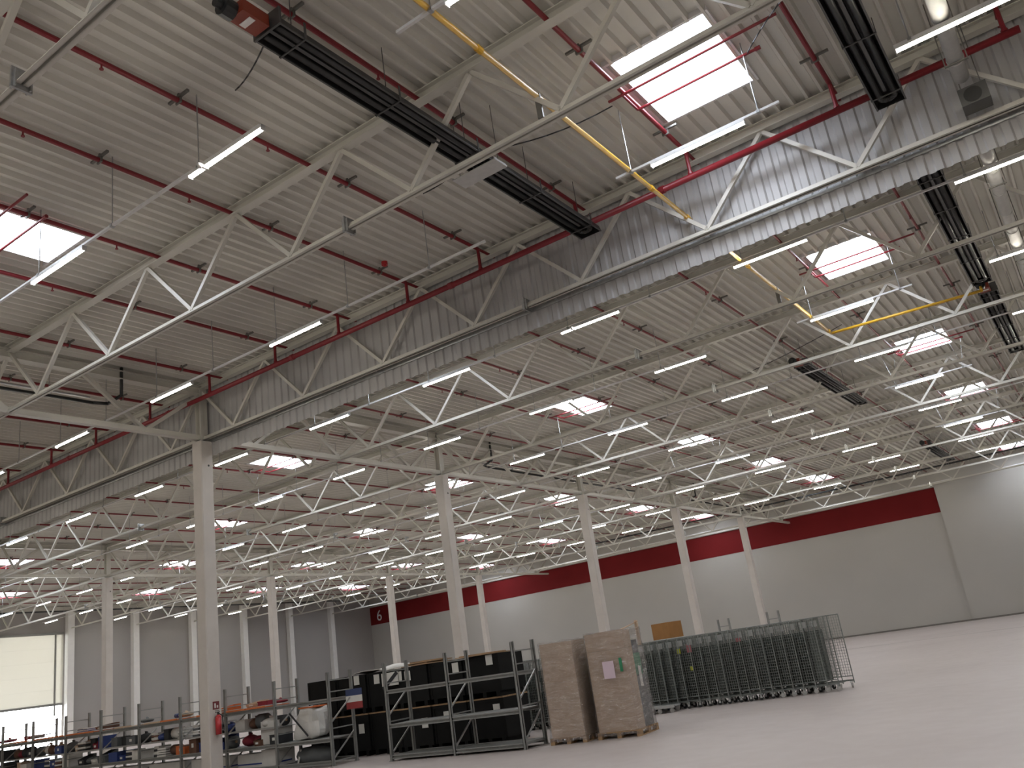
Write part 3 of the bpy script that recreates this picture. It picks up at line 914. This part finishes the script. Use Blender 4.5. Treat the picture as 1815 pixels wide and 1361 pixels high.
serial = 0
for bay in range(1, 9):
    xr, xl = LX[bay] - 0.1, LX[bay + 1] + 0.1 if bay + 1 < len(LX) else LX[bay] - 2.1
    shelf_words = ORD[bay + 1]
    for lev, zz, hmax in (('lower', 0.705, 0.41), ('middle', 1.165, 0.42), ('upper', 1.80, 0.16)):
        if lev == 'middle':
            tr_ = thing('wire_tray', 'thin grey tray shelf inside the %s bay of the long rack from the black boxes' % shelf_words, 'shelf', ((xr + xl) / 2, 18.0, 1.14), 0, 'tray shelves')
            ww = abs(xr - xl)
            MB().box((-ww / 2, -0.36, 0), (ww / 2, 0.36, 0.02)).build('panel', 'rack', tr_)
            MB().box((-ww / 2, -0.38, -0.01), (ww / 2, -0.36, 0.04)).build('lip', 'rack_light', tr_)
        x = xr
        n = 0
        while True:
            w = random.uniform(0.26, 0.5) if lev != 'upper' else random.uniform(0.3, 0.6)
            if x - w < xl:
                break
            if lev == 'upper' and random.random() < 0.62:
                x -= w + 0.1
                continue
            n += 1
            kind = random.choice(KINDS)
            cname, mm = random.choices(COL, CW)[0]
            hh = random.uniform(0.62, 1.0) * hmax
            d = random.uniform(0.4, 0.62)
            goods(kind, cname, mm, x - w / 2, 18.0 + random.uniform(-0.06, 0.06), zz, w, d, hh,
                  '%s %s on the %s shelf, %s long-rack bay, %s from its right' % (cname, kind.split()[-1], lev, shelf_words, ORD[n]))
            x -= w + random.uniform(0.02, 0.05)
    # orange boards laid over the top beams
    for q in range(2):
        ww = (xr - xl) * (0.42 if bay % 2 else 0.47)
        bx = xr - (0.3 if bay % 3 else 0.05) - q * (ww + 0.04)
        if bx - ww < xl - 0.05:
            continue
        tag(MB().box((bx - ww, 17.5, 1.74), (bx, 18.44, 1.765)).box((bx - ww, 17.5, 1.765), (bx, 17.53, 1.79)).build('shelf_board', 'shelf_orange' if (bay + q) % 4 else 'cardboard_pale'),
            '%s board over the top beams, %s long-rack bay, %s piece from its right' % ('orange' if (bay + q) % 4 else 'tan', shelf_words, ORD[q + 1]), 'board', 'boards over the long rack')
    # white panels leaning under the lowest beam
    t = thing('white_panel', 'cream white flat pack under the lowest beam of the %s long-rack bay' % shelf_words, 'panel', ((xr + xl) / 2, 18.0, 0.0), 0, 'white flat packs')
    ww = abs(xr - xl) * 0.92
    MB().box((-ww / 2, -0.22, 0), (ww / 2, 0.22, 0.5)).build('pack', 'white_stuff', t)
    MB().box((-ww / 2 - 0.003, -0.225, 0.2), (ww / 2 + 0.003, 0.225, 0.24)).build('strap', 'blue', t)
t = thing('wrapped_bundle', 'big cream bundle in torn film on the rack beside the black boxes', 'bundle', (-20.15, 18.15, 0.72))
b = MB()
b.ball((0, 0, 0.0), 1.0, 14, 22)


def lump(x, y, z):
    def q(c):
        return math.copysign(abs(c) ** 0.45, c)
    x, y, z = q(x) * 0.5, q(y) * 0.31, q(z) * 0.42
    k = 1 + 0.09 * math.sin(7 * x + 4 * z) + 0.07 * math.sin(11 * y - 6 * z + 1) + 0.05 * math.sin(17 * x + 9 * y)
    return (x * k + 0.12 * z, y * k, max(0.0, z * k + 0.42 + 0.1 * x))


b.v = [lump(*p) for p in b.v]
b.build('load', 'white_stuff', t)
MB().box((-0.2, -0.3, 0.83), (0.42, 0.25, 0.87)).build('orange_lid', 'orange_stuff', t)
MB().bar((-0.5, -0.37, 0.75), (0.25, -0.4, 0.1), 0.02, 0.05).build('strap', 'charcoal', t)
t = thing('carton_stack', 'pale grey tall carton standing under the beam next to the cream bundle', 'carton', (-21.55, 18.05, 0.0))
MB().box((-0.34, -0.3, 0.72), (0.34, 0.3, 1.35)).build('upper_carton', 'white_stuff', t)
MB().box((-0.36, -0.31, 0.0), (0.36, 0.31, 0.58)).build('lower_carton', 'white_stuff', t)
t = thing('foam_roll', 'grey wrapped goods on the lowest level beside the black boxes', 'bundle', (-20.0, 18.1, 0.02))
b = MB().ball((0, 0, 0.26), 1.0, 8, 14, (0.75, 0.33, 0.27))
b.v = [(x, y, max(0, z + 0.03 * math.sin(9 * x))) for x, y, z in b.v]
b.build('load', 'slate', t, True)
MB().bar((-0.4, -0.33, 0.1), (-0.4, -0.2, 0.45), 0.06, 0.01).build('strap', 'paper', t)


# ------------------------------------------------------------------ shrink-wrapped pallets
def euro_pallet(t, w, d):
    p = inst('pallet', None, t)
    dm = MB().box((-w / 2, -0.05, 0.12), (w / 2, 0.05, 0.144)).mesh('deck_board', 'wood')
    for q in range(7):
        inst('deck_board', dm, p, (0, -d / 2 + 0.05 + q * (d - 0.1) / 6, 0))
    bm = MB().box((-0.05, -0.07, 0.02), (0.05, 0.07, 0.12)).mesh('block', 'wood')
    for sx in (-1, 0, 1):
        for sy in (-1, 0, 1):
            inst('block', bm, p, (sx * (w / 2 - 0.05), sy * (d / 2 - 0.07), 0))
    rm = MB().box((-0.05, -d / 2, 0.0), (0.05, d / 2, 0.02)).mesh('skid', 'wood')
    for sx in (-1, 0, 1):
        inst('skid', rm, p, (sx * (w / 2 - 0.05), 0, 0))


def film(t, w, d, z0, z1, mname='film'):
    m = MB()
    n = 16
    nz = 22
    vs = []
    per = []
    for i in range(4):
        c = [(-w / 2, -d / 2), (w / 2, -d / 2), (w / 2, d / 2), (-w / 2, d / 2)]
        a, b = c[i], c[(i + 1) % 4]
        for q in range(n // 2):
            u = q / (n // 2)
            per.append((a[0] + (b[0] - a[0]) * u, a[1] + (b[1] - a[1]) * u))
    for k in range(nz + 1):
        z = z0 + (z1 - z0) * k / nz
        for i, (x, y) in enumerate(per):
            s = 1.0 + 0.012 * math.sin(k * 1.7 + i * 0.6) + 0.01 * math.sin(k * 0.6 + i * 1.9) + (0.05 * max(0, 1 - k / 2.0))
            vs.append((x * s, y * s, z + 0.02 * math.sin(i * 1.3)))
    L = len(per)
    fs = [(k * L + i, k * L + (i + 1) % L, (k + 1) * L + (i + 1) % L, (k + 1) * L + i) for k in range(nz) for i in range(L)]
    m.poly(vs, fs)
    return m.build('stretch_film', mname, t, True)


def wrapped(loc, rz, w, d, hh, label):
    t = thing('wrapped_pallet', label, 'pallet', loc, rz, 'shrink-wrapped pallets')
    euro_pallet(t, w + 0.04, d + 0.04)
    return t


t = wrapped((-11.52, 18.42, 0), 0.12, 0.88, 0.9, 2.2, 'tall shrink-wrapped pallet of tan cartons, the narrower one by the rack')
zz = 0.146
for q, hq in enumerate((0.62, 0.58, 0.5, 0.4)):
    MB().box((-0.42, -0.43, zz), (0.42, 0.43, zz + hq - 0.004)).build('carton', 'cardboard_pale', t)
    zz += hq
film(t, 0.9, 0.92, 0.06, zz + 0.03)
t = wrapped((-10.33, 18.78, 0), 0.10, 1.02, 1.1, 2.25, 'tall shrink-wrapped pallet with a paper label and a clear film side')
zz = 0.146
for q, hq in enumerate((0.66, 0.6, 0.5, 0.4)):
    MB().box((-0.49, -0.53, zz), (0.46, -0.05, zz + hq - 0.004)).build('carton', 'cardboard_pale', t)
    zz += hq
MB().box((-0.49, -0.03, 0.146), (0.46, 0.52, 0.75)).build('grey_sack', 'slate', t)
MB().box((-0.45, 0.0, 0.76), (0.44, 0.48, 1.25)).build('grey_sack', 'slate', t)
MB().box((-0.42, 0.02, 1.26), (0.42, 0.46, 1.75)).build('green_pack', 'green', t)
MB().box((-0.42, 0.02, 1.76), (0.40, 0.44, 2.05)).build('grey_sack', 'slate', t)
MB().box((0.465, 0.1, 1.0), (0.472, 0.25, 1.45)).build('white_strip', 'paper', t)
film(t, 1.02, 1.1, 0.06, zz + 0.02)
tri = MB().poly([(-0.2, -0.54, zz + 0.01), (0.5, -0.5, zz + 0.01), (0.5, 0.5, zz + 0.16), (0.2, 0.0, zz + 0.02), (0.5, 0.5, zz + 0.14)], [(0, 1, 3), (1, 2, 3)])
o = tri.build('loose_flap', 'cardboard', t)
md = o.modifiers.new('thickness', 'SOLIDIFY')
md.thickness = 0.01
MB().box((0.44, 0.42, zz - 0.4), (0.5, 0.5, zz + 0.18)).build('corner_post', 'cardboard_pale', t)
MB().box((-0.12, -0.585, 1.28), (0.16, -0.575, 1.66)).build('paper_label', 'lilac_paper', t)
MB().box((0.3, -0.585, 1.4), (0.37, -0.575, 1.7)).build('green_mark', 'green', t)
t = wrapped((-11.0, 19.75, 0), 0.1, 0.9, 0.8, 2.1, 'dark film-wrapped pallet squeezed behind the two tan pallets')
MB().box((-0.43, -0.38, 0.146), (0.43, 0.38, 1.2)).build('black_pack', 'black_box', t)
MB().box((-0.42, -0.37, 1.21), (0.42, 0.37, 2.15)).build('black_pack', 'charcoal', t)
film(t, 0.9, 0.8, 0.06, 2.18)

# ------------------------------------------------------------------ nested roll cages
CWD, CDP, CHT = 0.66, 0.78, 1.94


def panel_mesh(w, h0, h1, nv, nh, axis):
    m = MB()

    def P(u, z):
        return (u, 0, z) if axis == 'x' else (0, u, z)
    for u in (0, w):
        m.tube(P(u, 0.12), P(u, h1), 0.016, 6)
    m.tube(P(0, h1), P(w, h1), 0.016, 6)
    m.tube(P(0, h0), P(w, h0), 0.012, 6)
    for i in range(1, nv):
        m.bar(P(w * i / nv, h0), P(w * i / nv, h1), 0.008, 0.008)
    for i in range(1, nh):
        z = h0 + (h1 - h0) * i / nh
        m.bar(P(0, z), P(w, z), 0.007, 0.007)
    return m


side_m = panel_mesh(CWD, 0.3, CHT, 9, 22, 'x').mesh('side_panel', 'cage')
back_m = panel_mesh(CDP, 0.3, CHT - 0.04, 7, 12, 'y').mesh('back_panel', 'cage')
base_m = MB().box((0, 0, 0.17), (CWD, 0.04, 0.21)).box((0, CDP - 0.04, 0.17), (CWD, CDP, 0.21)).box((0, 0, 0.17), (0.04, CDP, 0.21)).box((0, 0.3, 0.19), (CWD, 0.34, 0.21)).box((0, 0.55, 0.19), (CWD, 0.59, 0.21)).mesh('base_frame', 'cage')
shelf_m = MB().box((0.05, 0.03, 0.24), (0.085, CDP - 0.03, 1.6)).mesh('folded_shelf', 'cage_dark')
plate_m = MB().box((0.22, -0.022, CHT - 0.24), (0.44, -0.012, CHT - 0.08)).box((0.26, -0.03, CHT - 0.19), (0.40, -0.022, CHT - 0.15)).mesh('name_plate', 'cage_plate')
whl_m = MB().tube((0, -0.022, 0.065), (0, 0.022, 0.065), 0.065, 14).mesh('wheel', 'rubber')
whg_m = MB().tube((0, -0.022, 0.065), (0, 0.022, 0.065), 0.065, 14).mesh('wheel', 'wheel_grey')
frk_m = MB().box((-0.03, -0.032, 0.06), (0.03, -0.025, 0.15)).box((-0.03, 0.025, 0.06), (0.03, 0.032, 0.15)).box((-0.05, -0.05, 0.15), (0.05, 0.05, 0.165)).mesh('castor', 'cage_plate')


def roll_cage(loc, rz, label, group, marks=(), grey=False):
    t = thing('roll_cage', label, 'roll cage', loc, rz, group)
    inst('base_frame', base_m, t)
    inst('side_panel', side_m, t)
    inst('side_panel', side_m, t, (0, CDP, 0))
    inst('back_panel', back_m, t)
    inst('folded_shelf', shelf_m, t)
    inst('name_plate', plate_m, t)
    for n, (x, y) in enumerate(((0.05, 0.05), (CWD - 0.05, 0.05), (0.05, CDP - 0.05), (CWD - 0.05, CDP - 0.05))):
        c = inst('castor', frk_m, t, (x, y, 0), 0.7 * n)
        inst('wheel', whg_m if grey and n % 2 else whl_m, c)
    for (u, z, w, hh, m) in marks:
        MB().box((u, -0.02, z), (u + w, -0.012, z + hh)).build('tag', m, t)
    return t


NC = 18
for k in range(NC):
    u = k / (NC - 1)
    x = -7.68 - 4.95 * u
    y = 24.85 - 0.75 * u
    marks = []
    if k == 13:
        marks = [(0.2, 1.5, 0.12, 0.14, 'yellow_tag')]
    if k == 12:
        marks = [(0.2, 1.5, 0.16, 0.24, 'pink_tag'), (0.2, 1.0, 0.1, 0.12, 'yellow_tag')]
    if k == 7:
        marks = [(0.2, 1.6, 0.16, 0.1, 'pink_tag')]
    roll_cage((x, y, 0), -0.30 + random.uniform(-0.06, 0.06), 'nested grey wire roll cage, %s from the right end of the front row' % ORD[k + 1], 'roll cages in the front row', marks, k < 6)
for k in range(9):
    x = -14.2 - 0.34 * k
    roll_cage((x, 22.35 - 0.02 * k, 0), -0.25 + random.uniform(-0.03, 0.03), 'dark wire roll cage behind the empty rack, %s from the right' % ORD[k + 1], 'roll cages behind the empty rack', [(0.2, 1.0, 0.2, 0.3, 'paper')] if k == 3 else [])
for k in range(7):
    x = -12.3 - 0.36 * k
    roll_cage((x, 26.3, 0), -0.25 + random.uniform(-0.03, 0.03), 'dark wire roll cage in the rear row behind the cardboard box, %s from the right' % ORD[k + 1], 'roll cages in the rear row')

t = thing('cardboard_box', 'brown cardboard box standing on top of the roll cages', 'box', (-11.72, 24.75, CHT + 0.03), -0.30)
MB().box((-0.34, -0.3, 0), (0.34, 0.3, 0.46)).build('body', 'brown_box', t)
MB().box((-0.34, -0.03, 0.46), (0.34, 0.03, 0.463)).build('tape', 'cardboard', t)
t = thing('platform_dolly', 'low steel dolly parked in front of the leftmost roll cages', 'dolly', (-11.75, 23.55, 0), 0.12)
MB().box((-0.45, -0.3, 0.15), (0.45, 0.3, 0.18)).box((-0.46, -0.31, 0.13), (0.46, -0.28, 0.2)).build('platform', 'cage_plate', t)
for x in (-0.36, 0.0, 0.36):
    for y in (-0.24, 0.24):
        c = inst('castor', frk_m, t, (x, y, 0))
        inst('wheel', whg_m, c)

# ------------------------------------------------------------------ on the near column
t = thing('fire_extinguisher', 'red fire extinguisher hung on the near concrete column', 'extinguisher', (X0 + 0.225 + 0.09, Y0 + 0.02, 1.2))
MB().tube((0, 0, 0.0), (0, 0, 0.46), 0.085, 18).ball((0, 0, 0.46), 0.085, 6, 18).build('cylinder', 'ext_red', t, True)
MB().tube((0, 0, 0.52), (0, 0, 0.6), 0.03, 10).box((-0.02, -0.09, 0.6), (0.02, 0.05, 0.62)).box((-0.02, -0.09, 0.64), (0.02, 0.03, 0.655)).build('valve', 'charcoal', t)
MB().path([(0, 0.03, 0.57), (0.05, 0.1, 0.5), (0.06, 0.11, 0.3), (0.05, 0.1, 0.12)], 0.014, 8).build('hose', 'cable', t)
MB().box((-0.09, -0.05, 0.3), (-0.08, 0.05, 0.5)).build('wall_bracket', 'galv', t)
t = thing('extinguisher_sign', 'small square extinguisher sign on the near concrete column', 'sign', (X0 + 0.227, Y0 + 0.02, 2.0))
MB().box((0, -0.11, -0.11), (0.006, 0.11, 0.11)).build('plate', 'sign_dark', t)
MB().box((0.006, -0.06, -0.07), (0.008, -0.01, 0.06)).box((0.006, 0.02, -0.07), (0.008, 0.07, 0.0)).build('symbol', 'paper', t)
